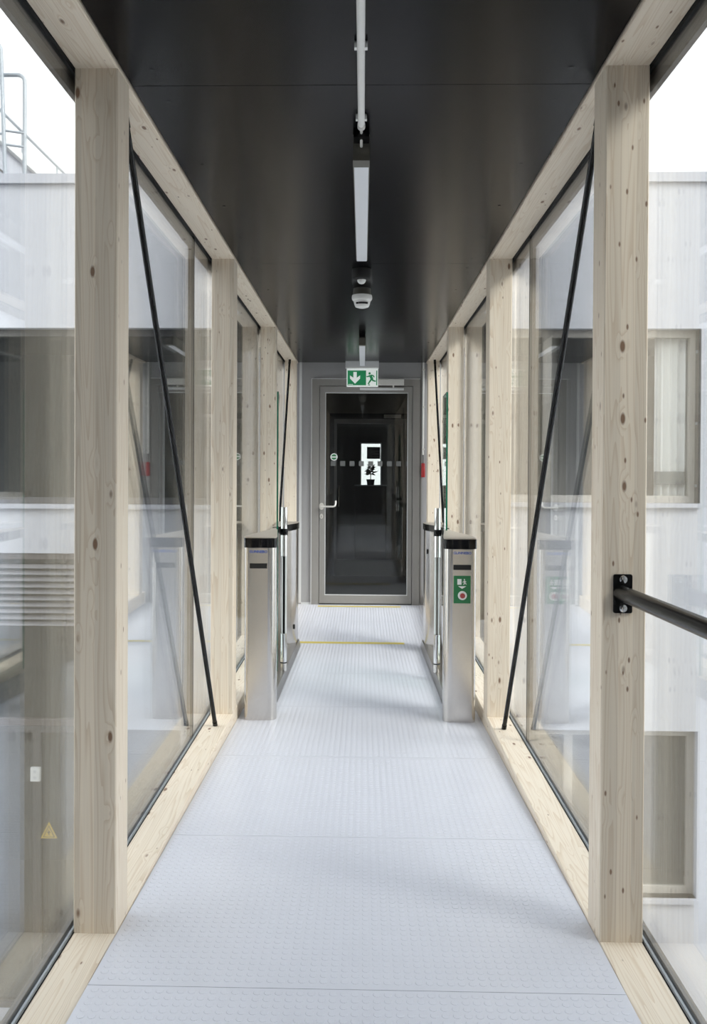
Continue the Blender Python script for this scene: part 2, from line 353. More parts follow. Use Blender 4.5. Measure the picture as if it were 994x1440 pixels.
# ------------------------------------------------------------------ timber frame
plab = {(-1, 0): 'bare spruce post across the corridor from the outer end of the handrail', (1, 0): 'bare spruce post holding the outer end of the black handrail',
        (-1, 1): 'plain spruce post facing the post with the handrail bracket', (1, 1): 'spruce post with a black handrail bracket bolted to its face',
        (-1, 2): 'knotty spruce post beside the gate pedestal without a green panel', (1, 2): 'pale spruce post beside the gate pedestal with the green panel',
        (-1, 3): 'spruce post behind the middle of the gate lacking a green panel', (1, 3): 'spruce post behind the middle of the gate with the green panel',
        (-1, 4): 'spruce post against the grey end wall on the door-handle side', (1, 4): 'spruce post beside the hanging red pull handle'}
for s in (-1, 1):
    for i, yy in enumerate(POSTS):
        cx = s * (XI + XO) / 2
        p = MB().bbox(*sorted((s * XI, s * XO)), yy, yy + PT, 0.0, ZB, 0.003).build('timber_post', 'wood_upright', loc=(cx, yy + PT / 2, 0))
        tag(p, plab[(s, i)], 'post', 'spruce posts along the glazed walls')
    side = 'door-handle side' if s < 0 else 'handrail side'
    b = MB().bbox(*sorted((s * XI, s * XO)), Y0, YW, ZB, 2.56, 0.003).build('timber_beam', 'wood_lengthwise', loc=(s * 0.713, 3.4, ZB))
    tag(b, 'long spruce beam over the posts on the ' + side, 'beam', 'spruce head beams')
    b = MB().bbox(*sorted((s * XI, s * XO)), Y0, YW, -0.24, 0.0, 0.003).build('timber_sill', 'wood_lengthwise', loc=(s * 0.713, 3.4, -0.24))
    tag(b, 'long spruce floor sill under the posts on the ' + side, 'sill', 'spruce floor sills')
    # steel edge below the sill, outside
    e = MB().box(*sorted((s * XI, s * (XO + 0.045))), Y0, YW, -0.42, -0.30).build('trim_1' if s < 0 else 'trim_2', 'dark_steel')
    tag(e, 'dark steel edge under the corridor sill on the ' + side, kind='structure')
    # bracing rods
    for k, (pa, pb) in enumerate((((2.565, ZB), (4.185, 0.0)), ((8.40, ZB), (6.86, 0.0)))):
        A, B = Vector((s * 0.713, *pa)), Vector((s * 0.710, *pb)); d = (B - A).normalized()
        r = empty('bracing_rod', B)
        MB().tube([A, B], 0.0105, 14).build('rod', 'black_paint', r, 40)
        MB().tube([A - d * 0.0, A + d * 0.05], 0.0125, 14).build('end_socket', 'black_paint', r, 40)
        MB().tube([B - d * 0.03, B], 0.012, 14).build('end_socket', 'black_paint', r, 40)
        tag(r, ('black steel bracing rod running to the sill in front of the knotty post' if s < 0 else 'black steel bracing rod starting beside the handrail bracket post') if k == 0 else
            ('slim black bracing rod by the end wall on the door-handle side' if s < 0 else 'slim black bracing rod by the end wall near the red pull handle'), 'bracing rod', 'diagonal bracing rods')

# ------------------------------------------------------------------ end door
dr = MB().box(-0.51, -0.435, YW - 0.02, 8.80, ZD, 2.19).box(0.518, 0.592, YW - 0.02, 8.80, ZD, 2.19).box(-0.435, 0.518, YW - 0.02, 8.80, 2.120, 2.19).build('door_1', 'grey_frame')
tag(dr, 'grey framed glazed door closing the corridor', kind='structure')
MB().box(-0.516, -0.510, YW - 0.024, YW, ZD, 2.196).build('frame_edge', 'light_strip', dr)
MB().box(-0.510, 0.592, YW - 0.024, YW, 2.190, 2.196).build('frame_edge', 'light_strip', dr)
Yl = YW - 0.012
leaf = MB().box(-0.430, -0.374, Yl, 8.78, -0.103, 2.115).box(0.471, 0.513, Yl, 8.78, -0.103, 2.115).box(-0.374, 0.471, Yl, 8.78, 2.053, 2.115).box(-0.374, 0.471, Yl, 8.78, -0.103, -0.02).build('door_leaf', 'grey_frame', dr)
MB().box(-0.374, 0.471, 8.740, 8.752, -0.02, 2.053).build('pane', 'door_glass', leaf)
bd = MB()
for a, b, c, d in ((-0.374, -0.368, -0.02, 2.053), (0.465, 0.471, -0.02, 2.053)): bd.box(a, b, Yl + 0.004, 8.74, c, d)
bd.box(-0.368, 0.465, Yl + 0.004, 8.74, -0.02, -0.014).box(-0.368, 0.465, Yl + 0.004, 8.74, 2.047, 2.053)
bd.build('glazing_bead', 'light_strip', leaf)
MB().box(-0.430, 0.513, Yl - 0.002, 8.78, ZD + 0.0005, -0.1035).build('drop_seal', 'black_gasket', leaf)
hx, hz = -0.408, 0.890
h = MB().prism([(hx + 0.025 * math.cos(a * math.pi / 12), hz + 0.036 * math.sin(a * math.pi / 12)) for a in range(24)], Yl - 0.010, Yl, 'y').tube([(hx, Yl - 0.01, hz), (hx, Yl - 0.055, hz), (hx + 0.012, Yl - 0.06, hz), (-0.285, Yl - 0.06, hz), (-0.268, Yl - 0.058, hz + 0.008), (-0.262, Yl - 0.05, hz + 0.03), (-0.262, Yl - 0.035, hz + 0.055)], 0.0095, 12)
h.build('lever_handle', 'satin_nickel', leaf, 50)
MB().prism([(hx + 0.017 * math.cos(a * math.pi / 12), hz - 0.102 + 0.026 * math.sin(a * math.pi / 12)) for a in range(24)], Yl - 0.008, Yl, 'y').build('lock_plate', 'satin_nickel', leaf)
MB().box(hx - 0.002, hx + 0.002, Yl - 0.0086, Yl - 0.008, hz - 0.115, hz - 0.095).build('keyhole', 'black_gasket', leaf)
# round green sticker and row of frosted squares on the pane
stk = MB().lathe([(0.037, -0.001), (0.037, 0.0)], (-0.284, 8.7395, 1.395), 28, 'y').build('sticker', 'print_white', leaf)
MB().prism([(-0.284 + 0.028 * math.cos(t), 1.395 + 0.028 * math.sin(t)) for t in [math.radians(12 + a * 12) for a in range(14)]], 8.7379, 8.7386, 'y').build('sticker_print', 'panel_green', leaf)
MB().prism([(-0.284 + 0.028 * math.cos(t), 1.395 + 0.028 * math.sin(t)) for t in [math.radians(192 + a * 12) for a in range(14)]], 8.7379, 8.7386, 'y').build('sticker_print', 'panel_green', leaf)
for k in range(9):
    x = -0.315 + k * 0.0955
    MB().box(x, x + 0.050, 8.7388, 8.7396, 1.303, 1.353).build('frosted_square', 'frost', leaf)
# door closer
dc = empty('door_closer', (0.29, YW - 0.02, 2.08)); tag(dc, 'silver overhead door closer with slide rail above the glazed door', 'door closer')
MB().bbox(0.165, 0.424, YW - 0.075, YW - 0.0205, 2.124, 2.186, 0.004).build('body', 'silver_paint', dc)
MB().bbox(-0.022, 0.424, YW - 0.055, YW - 0.0225, 2.075, 2.098, 0.003).build('slide_rail', 'light_strip', dc)
MB().box(0.31, 0.325, YW - 0.05, YW - 0.035, 2.098, 2.124).build('spindle', 'silver_paint', dc)

# ------------------------------------------------------------------ exit sign
sg = empty('exit_sign', (0, 8.61, 2.30)); tag(sg, 'green and white emergency exit sign hanging above the door', 'exit sign')
MB().bbox(-0.168, 0.168, 8.58, 8.64, 2.285, ZC, 0.003).build('housing', 'light_strip', sg)
MB().box(-0.163, 0.163, 8.5795, 8.5799, 2.288, 2.297).build('housing_edge', 'white_plastic', sg)
MB().bbox(-0.156, 0.161, 8.600, 8.616, 2.101, 2.285, 0.003).build('panel', 'sign_white', sg)
fy = 8.5995
MB().box(-0.146, 0.040, fy - 0.001, fy, 2.116, 2.265).build('green_field', 'sign_green', sg)
MB().box(0.142, 0.152, fy - 0.001, fy, 2.116, 2.265).build('green_field', 'sign_green', sg)
ar = [(-0.088, 2.250), (-0.054, 2.250), (-0.054, 2.192), (-0.020, 2.216), (-0.020, 2.184), (-0.071, 2.132), (-0.122, 2.184), (-0.122, 2.216), (-0.088, 2.192)]
MB().prism(ar, fy - 0.0018, fy - 0.001, 'y').build('arrow', 'sign_white', sg)
man = MB()
def bar(mb, a, b, w, y0, y1):
    a, b = Vector(a), Vector(b); d = (b - a).normalized(); q = Vector((-d.y, d.x)) * w / 2
    mb.prism([tuple(a - q), tuple(b - q), tuple(b + q), tuple(a + q)], y0, y1, 'y')
man.prism([(0.075 + 0.0115 * math.cos(t * math.pi / 8), 2.236 + 0.0115 * math.sin(t * math.pi / 8)) for t in range(16)], fy - 0.0018, fy - 0.001, 'y')
for a, b, w in (((0.083, 2.216), (0.101, 2.176), 0.020), ((0.083, 2.217), (0.060, 2.203), 0.009), ((0.061, 2.204), (0.044, 2.203), 0.008), ((0.086, 2.218), (0.112, 2.214), 0.009), ((0.111, 2.215), (0.122, 2.197), 0.008),
                ((0.096, 2.180), (0.076, 2.152), 0.012), ((0.077, 2.154), (0.062, 2.128), 0.010), ((0.101, 2.180), (0.112, 2.160), 0.012), ((0.110, 2.163), (0.138, 2.157), 0.010)):
    bar(man, a, b, w * 1.35, fy - 0.0018, fy - 0.001)
man.build('running_figure', 'sign_green', sg)
MB().prism([(0.058, 2.116), (0.082, 2.116), (0.078, 2.124), (0.066, 2.124)], fy - 0.0018, fy - 0.001, 'y').build('threshold_mark', 'sign_green', sg)
for k in range(4): MB().box(-0.138 + k * 0.012, -0.129 + k * 0.012, fy - 0.0018, fy - 0.001, 2.121, 2.128).build('small_print', 'sign_white', sg)

# ------------------------------------------------------------------ ceiling equipment
def light(y0, y1, lab):
    t = empty('linear_light', (0.002, (y0 + y1) / 2, ZC)); zb = 2.275
    MB().box(-0.0255, 0.0295, y0, y1, zb + 0.006, ZC - 0.001).build('housing', 'olive_metal', t)
    MB().box(-0.0255, 0.0295, y0 - 0.004, y0 + 0.06, zb, ZC - 0.001).build('end_cap', 'olive_metal', t)
    MB().bbox(-0.0225, 0.0265, y0 + 0.061, y1, zb, zb + 0.007, 0.002).build('diffuser', 'diffuser', t)
    MB().box(-0.023, 0.027, y0 - 0.060, y0 - 0.0042, ZC - 0.03, ZC - 0.0005).build('junction_block', 'black_paint', t)
    tag(t, lab, 'ceiling light', 'linear ceiling lights'); return t
light(2.79, 4.13, 'slim linear ceiling light in front of the smoke detector')
light(6.90, 8.30, 'slim linear ceiling light close to the exit sign')
cdt = empty('cable_conduit', (0.002, 1.2, ZC)); tag(cdt, 'white cable conduit clipped to the dark ceiling before the linear light', 'conduit')
MB().tube([(0.002, Y0 + 0.002, ZC - 0.0125), (0.002, 2.66, ZC - 0.0125), (0.002, 2.69, ZC - 0.0125)], 0.0105, 16).build('pipe', 'white_plastic', cdt, 40)
MB().lathe([(0.0125, 0.0), (0.0125, 0.02), (0.008, 0.026)], (0.002, 2.676, ZC - 0.0125), 16, 'y').build('collar', 'silver_paint', cdt, 40)
MB().tube([(0.002, 2.70, ZC - 0.0125), (0.002, 2.735, ZC - 0.018), (0.002, 2.786, ZC - 0.04)], 0.0045, 10).build('cable', 'silver_paint', cdt, 40)
for yy in (0.1, 1.1, 2.18, 2.625): MB().box(-0.0150, -0.008, yy, yy + 0.016, ZC - 0.017, ZC - 0.0004).box(0.012, 0.019, yy, yy + 0.016, ZC - 0.017, ZC - 0.0004).box(-0.015, 0.019, yy, yy + 0.016, ZC - 0.0035, ZC - 0.0004).build('clip', 'white_plastic', cdt)
pd = empty('motion_detector', (0, 4.66, ZC)); tag(pd, 'black round motion detector with a white lens on the ceiling', 'detector')
MB().lathe([(0.052, -0.001), (0.054, -0.030), (0.048, -0.052), (0.034, -0.058)], (0, 4.66, ZC), 28).build('housing', 'black_gasket', pd, 40)
MB().lathe([(0.024, -0.058), (0.022, -0.068), (0.014, -0.077), (0.004, -0.080)], (0, 4.66, ZC), 20).build('lens', 'white_plastic', pd, 60)
sm = empty('smoke_detector', (0.002, 5.16, ZC)); tag(sm, 'white smoke detector on a grey base under the ceiling', 'smoke detector')
MB().lathe([(0.052, -0.001), (0.056, -0.040)], (0.002, 5.16, ZC), 28).build('base', 'olive_metal', sm, 40)
MB().lathe([(0.060, -0.041), (0.062, -0.058), (0.058, -0.070), (0.052, -0.072), (0.046, -0.098), (0.040, -0.110), (0.020, -0.117), (0.003, -0.118)], (0.002, 5.16, ZC), 28).build('head', 'white_plastic', sm, 35)
for a0 in (-128, -107, -95, -80, -66, -52):
    a = math.radians(a0); x, y = 0.002 + 0.0462 * math.cos(a), 5.16 + 0.0462 * math.sin(a)
    MB().box(x - 0.007, x + 0.007, y - 0.006, y + 0.002, ZC - 0.098, ZC - 0.088).build('vent_slot', 'black_gasket', sm)

# ------------------------------------------------------------------ red pull handle on the end wall
rp = empty('pull_handle', (0.625, YW - 0.03, 1.19)); tag(rp, 'red cylindrical pull handle hanging below a white conduit on the end wall', 'pull handle')
MB().tube([(0.624, YW - 0.016, ZC - 0.001), (0.624, YW - 0.016, 1.42)], 0.009, 12).build('conduit', 'white_plastic', rp, 40)
for zz in (1.90, 1.47, 2.28): MB().box(0.612, 0.640, YW - 0.027, YW - 0.0004, zz, zz + 0.014).build('clip', 'silver_paint', rp)
MB().tube([(0.624, YW - 0.016, 1.42), (0.6255, YW - 0.02, 1.38), (0.6245, YW - 0.024, 1.335)], 0.004, 8).build('chain', 'dark_steel', rp, 40)
MB().lathe([(0.012, 1.335), (0.018, 1.328), (0.0195, 1.25), (0.0195, 1.196), (0.017, 1.192)], (0.6255, YW - 0.024, 0), 18).build('grip', 'red_plastic', rp, 40)

# ------------------------------------------------------------------ floor markings
for (xa, xb, yc, wd, lb) in ((-0.50, 0.357, 6.955, 0.075, 'longer yellow floor tape across the dip of the ramp'), (-0.435, 0.40, 8.60, 0.055, 'yellow floor tape right in front of the glazed door')):
    q = [(xa, yc - wd / 2), (xb, yc - wd / 2 - 0.01), (xb, yc + wd / 2 - 0.01), (xa, yc + wd / 2)]
    vs = [(x, y, zf(y) + 0.0012) for x, y in q] + [(x, y, zf(y) + 0.0022) for x, y in q]
    t = MB().add(vs, [(3, 2, 1, 0), (4, 5, 6, 7), (0, 1, 5, 4), (1, 2, 6, 5), (2, 3, 7, 6), (3, 0, 4, 7)]).build('floor_tape', 'tape_yellow')
    tag(t, lb, 'floor tape', 'yellow floor tapes')

# ------------------------------------------------------------------ handrail
hr = empty('handrail', (0.709, 1.3, 0.95)); tag(hr, 'black tubular handrail bolted to the spruce post', 'handrail')
yb = POSTS[1]; HA, HB = Vector((0.704, yb - 0.006, 0.943)), Vector((0.704, POSTS[0] + PT + 0.006, 0.980))
MB().tube([HA, HB], 0.0205, 28).build('rail_tube', 'black_paint', hr, 40)
for (py, sgn, zc) in ((yb, -1, 0.9405), (POSTS[0] + PT, 1, 0.98)):
    pts = []
    for cx, cz, a0 in ((0.729, zc + 0.047, 0), (0.689, zc + 0.047, 90), (0.689, zc - 0.047, 180), (0.729, zc - 0.047, 270)):
        pts += [(cx + 0.005 * math.cos(math.radians(a0 + t)), cz + 0.005 * math.sin(math.radians(a0 + t))) for t in (0, 30, 60, 90)]
    pl = MB().prism(pts, *sorted((py + sgn * 0.0003, py + sgn * 0.006)), 'y').build('bracket_plate', 'black_paint', hr)
    for dz in (-0.0385, 0.0385):
        f = py + sgn * 0.006
        MB().lathe([(0.0115, f), (0.0115, f + sgn * 0.002), (0.010, f + sgn * 0.005), (0.006, f + sgn * 0.0068), (0.001, f + sgn * 0.0072)], (0.709, 0, zc + dz), 20, 'y').build('bolt', 'chrome', pl, 35)

# ------------------------------------------------------------------ speed gates
def gate(s, emergency):
    g = empty('speed_gate', (s * 0.53, 4.52, zf(4.52)))
    X = lambda x: s * x
    F, Bk = 4.52, 4.74
    zb = zf(F) - 0.0; zt = 0.850
    # near pedestal: straight front with chamfered corners
    out = [(X(0.489 - 0.043 * math.sin(math.radians(a))), F + 0.045 * (1 - math.cos(math.radians(a)))) for a in (75, 60, 45, 30, 15, 0)] + [(X(0.596 + 0.020 * math.sin(math.radians(a))), F + 0.024 * (1 - math.cos(math.radians(a)))) for a in (0, 18, 36, 54, 72, 90)] + [(X(0.616), Bk - 0.05), (X(0.60), Bk - 0.01), (X(0.575), Bk), (X(0.50), Bk), (X(0.478), Bk - 0.01), (X(0.462), Bk - 0.04), (X(0.447), F + 0.075), (X(0.446), F + 0.045)]
    def ped(outl, z1, nm, mat, par):
        mb = MB(); n = len(outl)
        mb.add([(x, y, zf(y) + 0.0005) for x, y in outl] + [(x, y, z1) for x, y in outl], [tuple(range(n - 1, -1, -1)), tuple(range(n, 2 * n))] + [(i, (i + 1) % n, (i + 1) % n + n, i + n) for i in range(n)])
        return mb.build(nm, mat, par, 35)
    near = ped(out, zt, 'near_pedestal', 'stainless', g)
    MB().box(*sorted((X(0.490), X(0.595))), F - 0.0012, F - 0.0001, zf(F) + 0.012, zt - 0.004).build('front_plate', 'stainless', near)
    # smooth S-curved black cap with metal top sheet
    def capline(y):                  # outer edge of the near cap: swings in towards the pivot
        t = max(0, min(1, (y - 4.66) / 0.62)); t = t * t * (3 - 2 * t)
        return 0.620 - 0.062 * t
    oe = [(capline(y), y) for y in [4.60 + 0.05 * k for k in range(16)]]
    front = [(0.445 + 0.02 - 0.02 * math.cos(math.radians(a)), 4.545 - 0.028 * math.sin(math.radians(a))) for a in (0, 30, 60, 90)] + [(0.50, F - 0.012), (0.56, F - 0.012)] + [(0.585 + 0.035 * math.sin(math.radians(a)), 4.548 - 0.038 * math.cos(math.radians(a)) * 0.9) for a in (20, 50, 80)]
    outline = front + oe + [(0.552, 5.385), (0.536, 5.395), (0.522, 5.38)] + [(0.446 + 0.076 * t, 4.60 + 0.75 * t) for t in (0.95, 0.8, 0.6, 0.4, 0.2, 0.08)]
    zcap = lambda y: -0.012 * max(0, y - F)
    n = len(outline)
    def capmesh(z0, z1, shrink, nm, mat, par, ol=outline, zz=zcap):
        c = Vector((sum(p[0] for p in ol) / len(ol), sum(p[1] for p in ol) / len(ol)))
        o2 = [(c.x + (p[0] - c.x) * shrink, c.y + (p[1] - c.y) * shrink) for p in ol]; n = len(o2)
        mb = MB().add([(X(x), y, z0 + zz(y)) for x, y in o2] + [(X(x), y, z1 + zz(y)) for x, y in o2], [tuple(range(n - 1, -1, -1)), tuple(range(n, 2 * n))] + [(i, (i + 1) % n, (i + 1) % n + n, i + n) for i in range(n)])
        return mb.build(nm, mat, par, 30)
    cap = capmesh(0.8505, 0.901, 1.0, 'cap', 'black_gloss', near)
    capmesh(0.9012, 0.906, 0.985, 'cap_lid', 'cap_bronze', near)
    MB().box(*sorted((X(0.494), X(0.587))), F - 0.0024, F - 0.0012, 0.740, 0.767).build('reader_window', 'black_gasket', near)
    text_mesh('lettering', 'GUNNEBO', 0.0195, 'print_blue', near, (X(0.541), F - 0.0020, 0.829))
    # base strip linking the pedestals
    mb = MB(); pts = [(0.478, 4.76), (0.478, 6.80), (0.60, 6.80), (0.60, 4.76)]
    mb.add([(X(x), y, zf(y) + 0.0005) for x, y in pts] + [(X(x + (0.012 if x < 0.5 else 0)), y, zf(y) + 0.055) for x, y in pts], [(3, 2, 1, 0), (4, 5, 6, 7), (0, 1, 5, 4), (1, 2, 6, 5), (2, 3, 7, 6), (3, 0, 4, 7)])
    base = mb.build('base_channel', 'stainless_dark', g)
    # far pedestal
    fo_ = [(X(0.498), 6.640), (X(0.497), 6.76), (X(0.515), 6.79), (X(0.625), 6.79), (X(0.645), 6.765), (X(0.645), 6.54), (X(0.620), 6.50), (X(0.580), 6.505), (X(0.535), 6.555), (X(0.508), 6.60)]
    far = ped(fo_, zt - 0.052, 'far_pedestal', 'stainless', g)
    MB().box(*sorted((X(0.507), X(0.516))), 6.583, 6.592, *((0.03, 0.065) if s < 0 else (0.62, 0.655))).build('key_slot', 'black_gasket', far)
    def capin(y):                    # inner edge of the far cap: an S swinging out to the full width
        t = max(0, min(1, (y - 5.95) / 0.62)); t = t * t * (3 - 2 * t); return 0.552 - 0.062 * t
    fo2 = [(capin(y), y) for y in [5.70 + 0.06 * k for k in range(17)]] + [(0.490, 6.76), (0.496, 6.79), (0.515, 6.806), (0.63, 6.806), (0.646, 6.795), (0.651, 6.77), (0.651, 6.50), (0.640, 6.36), (0.618, 6.15), (0.600, 5.90), (0.590, 5.70)]
    capmesh(zt - 0.0515, 0.846, 1.0, 'cap', 'black_gloss', far, fo2, lambda y: -0.03 * (y - 6.78))
    capmesh(0.8462, 0.851, 0.985, 'cap_lid', 'cap_bronze', far, fo2, lambda y: -0.03 * (y - 6.78))
    # pivot column with clamps
    px_, py_ = 0.500, 5.56; zb0 = zf(py_) + 0.055
    T = lambda a, b, r, nm, mat, par: MB().lathe([(r, a), (r, b)], (X(px_), py_, 0), 22).build(nm, mat, par, 40)
    pol = T(zb0, zb0 + 0.05, 0.021, 'pivot_column', 'stainless', g)
    T(zb0 + 0.0505, zb0 + 0.058, 0.0225, 'ring', 'dark_steel', pol)
    T(zb0 + 0.0585, 0.195, 0.021, 'lower_clamp', 'chrome', pol)
    MB().box(*sorted((X(px_ - 0.002), X(px_ + 0.003))), py_ - 0.0225, py_ - 0.0205, zb0 + 0.09, 0.19).build('clamp_slit', 'black_gasket', pol)
    MB().box(*sorted((X(px_ - 0.018), X(px_ - 0.009))), py_ - 0.012, py_ + 0.012, 0.196, 0.699).build('edge_strip', 'light_strip', pol)
    MB().box(*sorted((X(px_ - 0.008), X(px_ + 0.006))), py_ - 0.010, py_ + 0.010, 0.196, 0.699).build('channel_core', 'black_paint' if s < 0 else 'stainless_dark', pol)
    MB().box(*sorted((X(px_ + 0.007), X(px_ + 0.013))), py_ - 0.014, py_ + 0.012, 0.196, 0.699).build('edge_strip', 'light_strip', pol)
    T(0.700, 1.020, 0.021, 'upper_clamp', 'chrome', pol)
    T(0.838, 0.880, 0.0255, 'hub_ring', 'black_paint', pol)
    MB().box(*sorted((X(px_ + 0.036), X(px_ + 0.075))), py_ - 0.16, py_ + 0.03, 0.842, 0.876).build('hub_arm', 'black_paint', pol)
    # glass wing folded back along the passage
    xa, xb = (0.508, 0.536) if s < 0 else (0.522, 0.532)
    ya, yb_ = 5.246, 5.585; fr_ = lambda y: xa + (xb - xa) * (y - ya) / (yb_ - ya)
    def slab(y0, y1, z0, z1): return MB().prism([(X(fr_(y0)), y0), (X(fr_(y0) + 0.010), y0), (X(fr_(y1) + 0.010), y1), (X(fr_(y1)), y1)], z0, z1, 'z')
    gl = slab(ya, yb_, 0.02, 1.742).build('glass_wing', 'gate_glass', g)
    slab(ya - 0.008, ya - 0.0005, 0.02, 1.742).build('polished_edge', 'glass_edge', gl)
    slab(ya, yb_, 1.7423, 1.747).build('polished_edge', 'glass_edge', gl)
    if emergency:
        pn = MB().box(*sorted((X(0.496), X(0.585))), F - 0.0030, F - 0.0012, 0.563, 0.709).build('emergency_panel', 'panel_green', near)
        fy = F - 0.0031
        def pr(pts, nm, mat): MB().prism([(X(a), b) for a, b in pts], fy - 0.0008, fy, 'y').build(nm, mat, near)
        pr([(0.515, 0.662), (0.537, 0.662), (0.537, 0.692), (0.515, 0.692)], 'door_symbol', 'print_white')
        pr([(0.519, 0.654), (0.562, 0.654), (0.5405, 0.640)], 'arrow_symbol', 'print_white')
        mb = MB()
        for a, b, w in (((0.552, 0.684), (0.554, 0.672), 0.007), ((0.552, 0.680), (0.543, 0.675), 0.004), ((0.553, 0.681), (0.562, 0.677), 0.004), ((0.554, 0.673), (0.548, 0.662), 0.0045), ((0.554, 0.673), (0.563, 0.664), 0.0045)):
            bar(mb, a, b, w, fy - 0.0008, fy)
        mb.prism([(0.552 + 0.0038 * math.cos(t * 0.7854), 0.689 + 0.0038 * math.sin(t * 0.7854)) for t in range(8)], fy - 0.0008, fy, 'y')
        mb.build('figure_symbol', 'print_white', near)
        MB().lathe([(0.0235, F - 0.003), (0.0235, F - 0.009), (0.020, F - 0.012)], (X(0.5415), 0, 0.605), 28, 'y').build('button_ring', 'print_white', near, 35)
        MB().lathe([(0.0135, F - 0.0118), (0.0135, F - 0.019), (0.011, F - 0.021)], (X(0.5415), 0, 0.605), 24, 'y').build('push_button', 'button_red', near, 35)
    return g
g1 = gate(-1, False); tag(g1, 'stainless steel glass wing gate without a green panel, on the door-handle side', 'speed gate', 'speed gates')
g2 = gate(1, True); tag(g2, 'stainless steel glass wing gate with a green emergency button panel', 'speed gate', 'speed gates')

# ------------------------------------------------------------------ lobby behind the door
lw = MB().box(-1.32, -1.2, 8.95, 13.0, -0.3, 2.9).box(1.2, 1.32, 8.95, 13.0, -0.3, 2.9).box(-1.2, 1.2, 8.95, 13.0, 2.5, 2.9)
lw.box(-1.32, -0.03, 13.0, 13.2, -0.3, 2.9).box(0.30, 1.32, 13.0, 13.2, -0.3, 2.9).box(-0.03, 0.30, 13.0, 13.2, 1.68, 2.9).box(-0.03, 0.30, 13.0, 13.2, -0.3, 1.0)
lw = tag(lw.build('wall_lobby', 'lobby_dark'), 'dark walls of the lobby behind the glazed door', kind='structure')
tag(MB().box(-1.2, 1.2, 8.95, 13.0, -0.4, ZD).build('floor_lobby', 'lobby_floor'), 'dark lobby floor behind the glazed door', kind='structure')
d3 = MB().box(-0.42, -0.36, 11.0, 11.1, ZD, 1.99).box(0.566, 0.63, 11.0, 11.1, ZD, 1.99).box(-0.36, 0.566, 11.0, 11.1, 1.92, 1.99).build('door_3', 'black_gasket')
tag(d3, 'black inner door frame seen through the glazed door', kind='structure')
MB().box(-1.2, -0.42, 11.0, 11.08, ZD, 2.5).box(0.63, 1.2, 11.0, 11.08, ZD, 2.5).box(-0.42, 0.63, 11.0, 11.08, 1.99, 2.5).build('wall_inner', 'lobby_dark')['kind'] = 'structure'
lf = MB().box(-0.36, -0.325, 11.02, 11.07, ZD + 0.005, 1.92).box(0.53, 0.566, 11.02, 11.07, ZD + 0.005, 1.92).box(-0.325, 0.53, 11.02, 11.07, 1.86, 1.92).box(-0.325, 0.53, 11.02, 11.07, ZD + 0.005, 0.10).build('door_leaf', 'grey_frame', d3)
MB().box(-0.325, 0.53, 11.04, 11.05, 0.10, 1.86).build('pane', 'window_glass', lf)
MB().tube([(-0.295, 10.97, 0.79), (-0.295, 10.97, 1.06)], 0.012, 10).build('pull_bar', 'chrome', lf, 40)
MB().box(0.28, 0.50, 10.96, 11.02, 1.93, 1.975).build('closer_body', 'silver_paint', d3)
wfm = MB()
for a, b, c, d in ((-0.03, -0.012, 1.0, 1.68), (0.282, 0.30, 1.0, 1.68)): wfm.box(a, b, 13.05, 13.10, c, d)
wfm.box(-0.012, 0.282, 13.05, 13.10, 1.662, 1.68).box(-0.012, 0.282, 13.05, 13.10, 1.0, 1.018)
w3 = tag(wfm.build('window_3', 'print_white'), 'small bright window at the back of the lobby', kind='structure')
MB().box(-0.012, 0.282, 13.07, 13.078, 1.018, 1.662).build('pane', 'glass', w3)
nb = MB().box(0.074, 0.275, 12.985, 12.998, 1.43, 1.61).build('notice_board', 'panel_grey'); tag(nb, 'dark grey notice board in front of the small lobby window', 'notice board')
for k, (a, b) in enumerate(((0.15, 1.565), (0.19, 1.52), (0.15, 1.475))): MB().box(a, 0.26, 12.9835, 12.9849, b, b + 0.012).build('text_line', 'pot', nb)
sb = MB().bbox(-0.10, 0.36, 12.70, 12.99, ZD, 1.02, 0.004).build('cabinet', 'brown_wood'); tag(sb, 'brown wooden cabinet under the small lobby window', 'cabinet')
MB().box(-0.11, 0.37, 12.69, 12.992, 1.0205, 1.035).build('cabinet_top', 'light_strip', sb)
pp = empty('potted_plant', (0.13, 12.84, 1.035)); tag(pp, 'dark potted plant on the brown lobby cabinet', 'plant')
MB().lathe([(0.05, 1.0355), (0.065, 1.12), (0.062, 1.12)], (0.13, 12.84, 0), 16).build('pot', 'pot', pp, 40)
MB().tube([(0.13, 12.84, 1.12), (0.132, 12.84, 1.29)], 0.006, 8).build('stem', 'leaf', pp)
for k in range(46):
    a = rnd.uniform(0, 6.28); l = rnd.uniform(0.05, 0.13); e = rnd.uniform(-0.3, 0.9); b0 = Vector((0.131, 12.84, rnd.uniform(1.19, 1.30)))
    d = Vector((math.cos(a) * math.cos(e), 0.4 * math.sin(a) * math.cos(e), math.sin(e))); q = d.cross(Vector((0, 1, 0.3))).normalized() * 0.011
    tip = b0 + d * l; md = b0 + d * l * 0.55
    MB().add([b0, md + q, tip, md - q, md + Vector((0, 0.004, 0.003))], [(0, 1, 4), (1, 2, 4), (2, 3, 4), (3, 0, 4)]).build('leaf', 'leaf', pp)

# ------------------------------------------------------------------ far building (both sides of the corridor end)
YF = 8.95; TH = 0.30
fb = empty('office_building', (0, YF, -4.6)); tag(fb, 'white rendered office building at the end of the glazed corridor', 'building')
wl = MB(); R = [(-9.0, 9.0)]
def wbox(x0, x1, z0, z1): wl.box(x0, x1, YF, YF + TH, z0, z1)
# storey above the ribbon windows
wbox(-9, 9, 2.748, 4.26)
# corridor opening sides
wbox(-1.30, -0.86, -4.6, 2.748); wbox(0.86, 1.30, -4.6, 2.748); wbox(-0.86, 0.86, -4.6, -0.42); wbox(-0.86, 0.86, 2.40, 2.748)
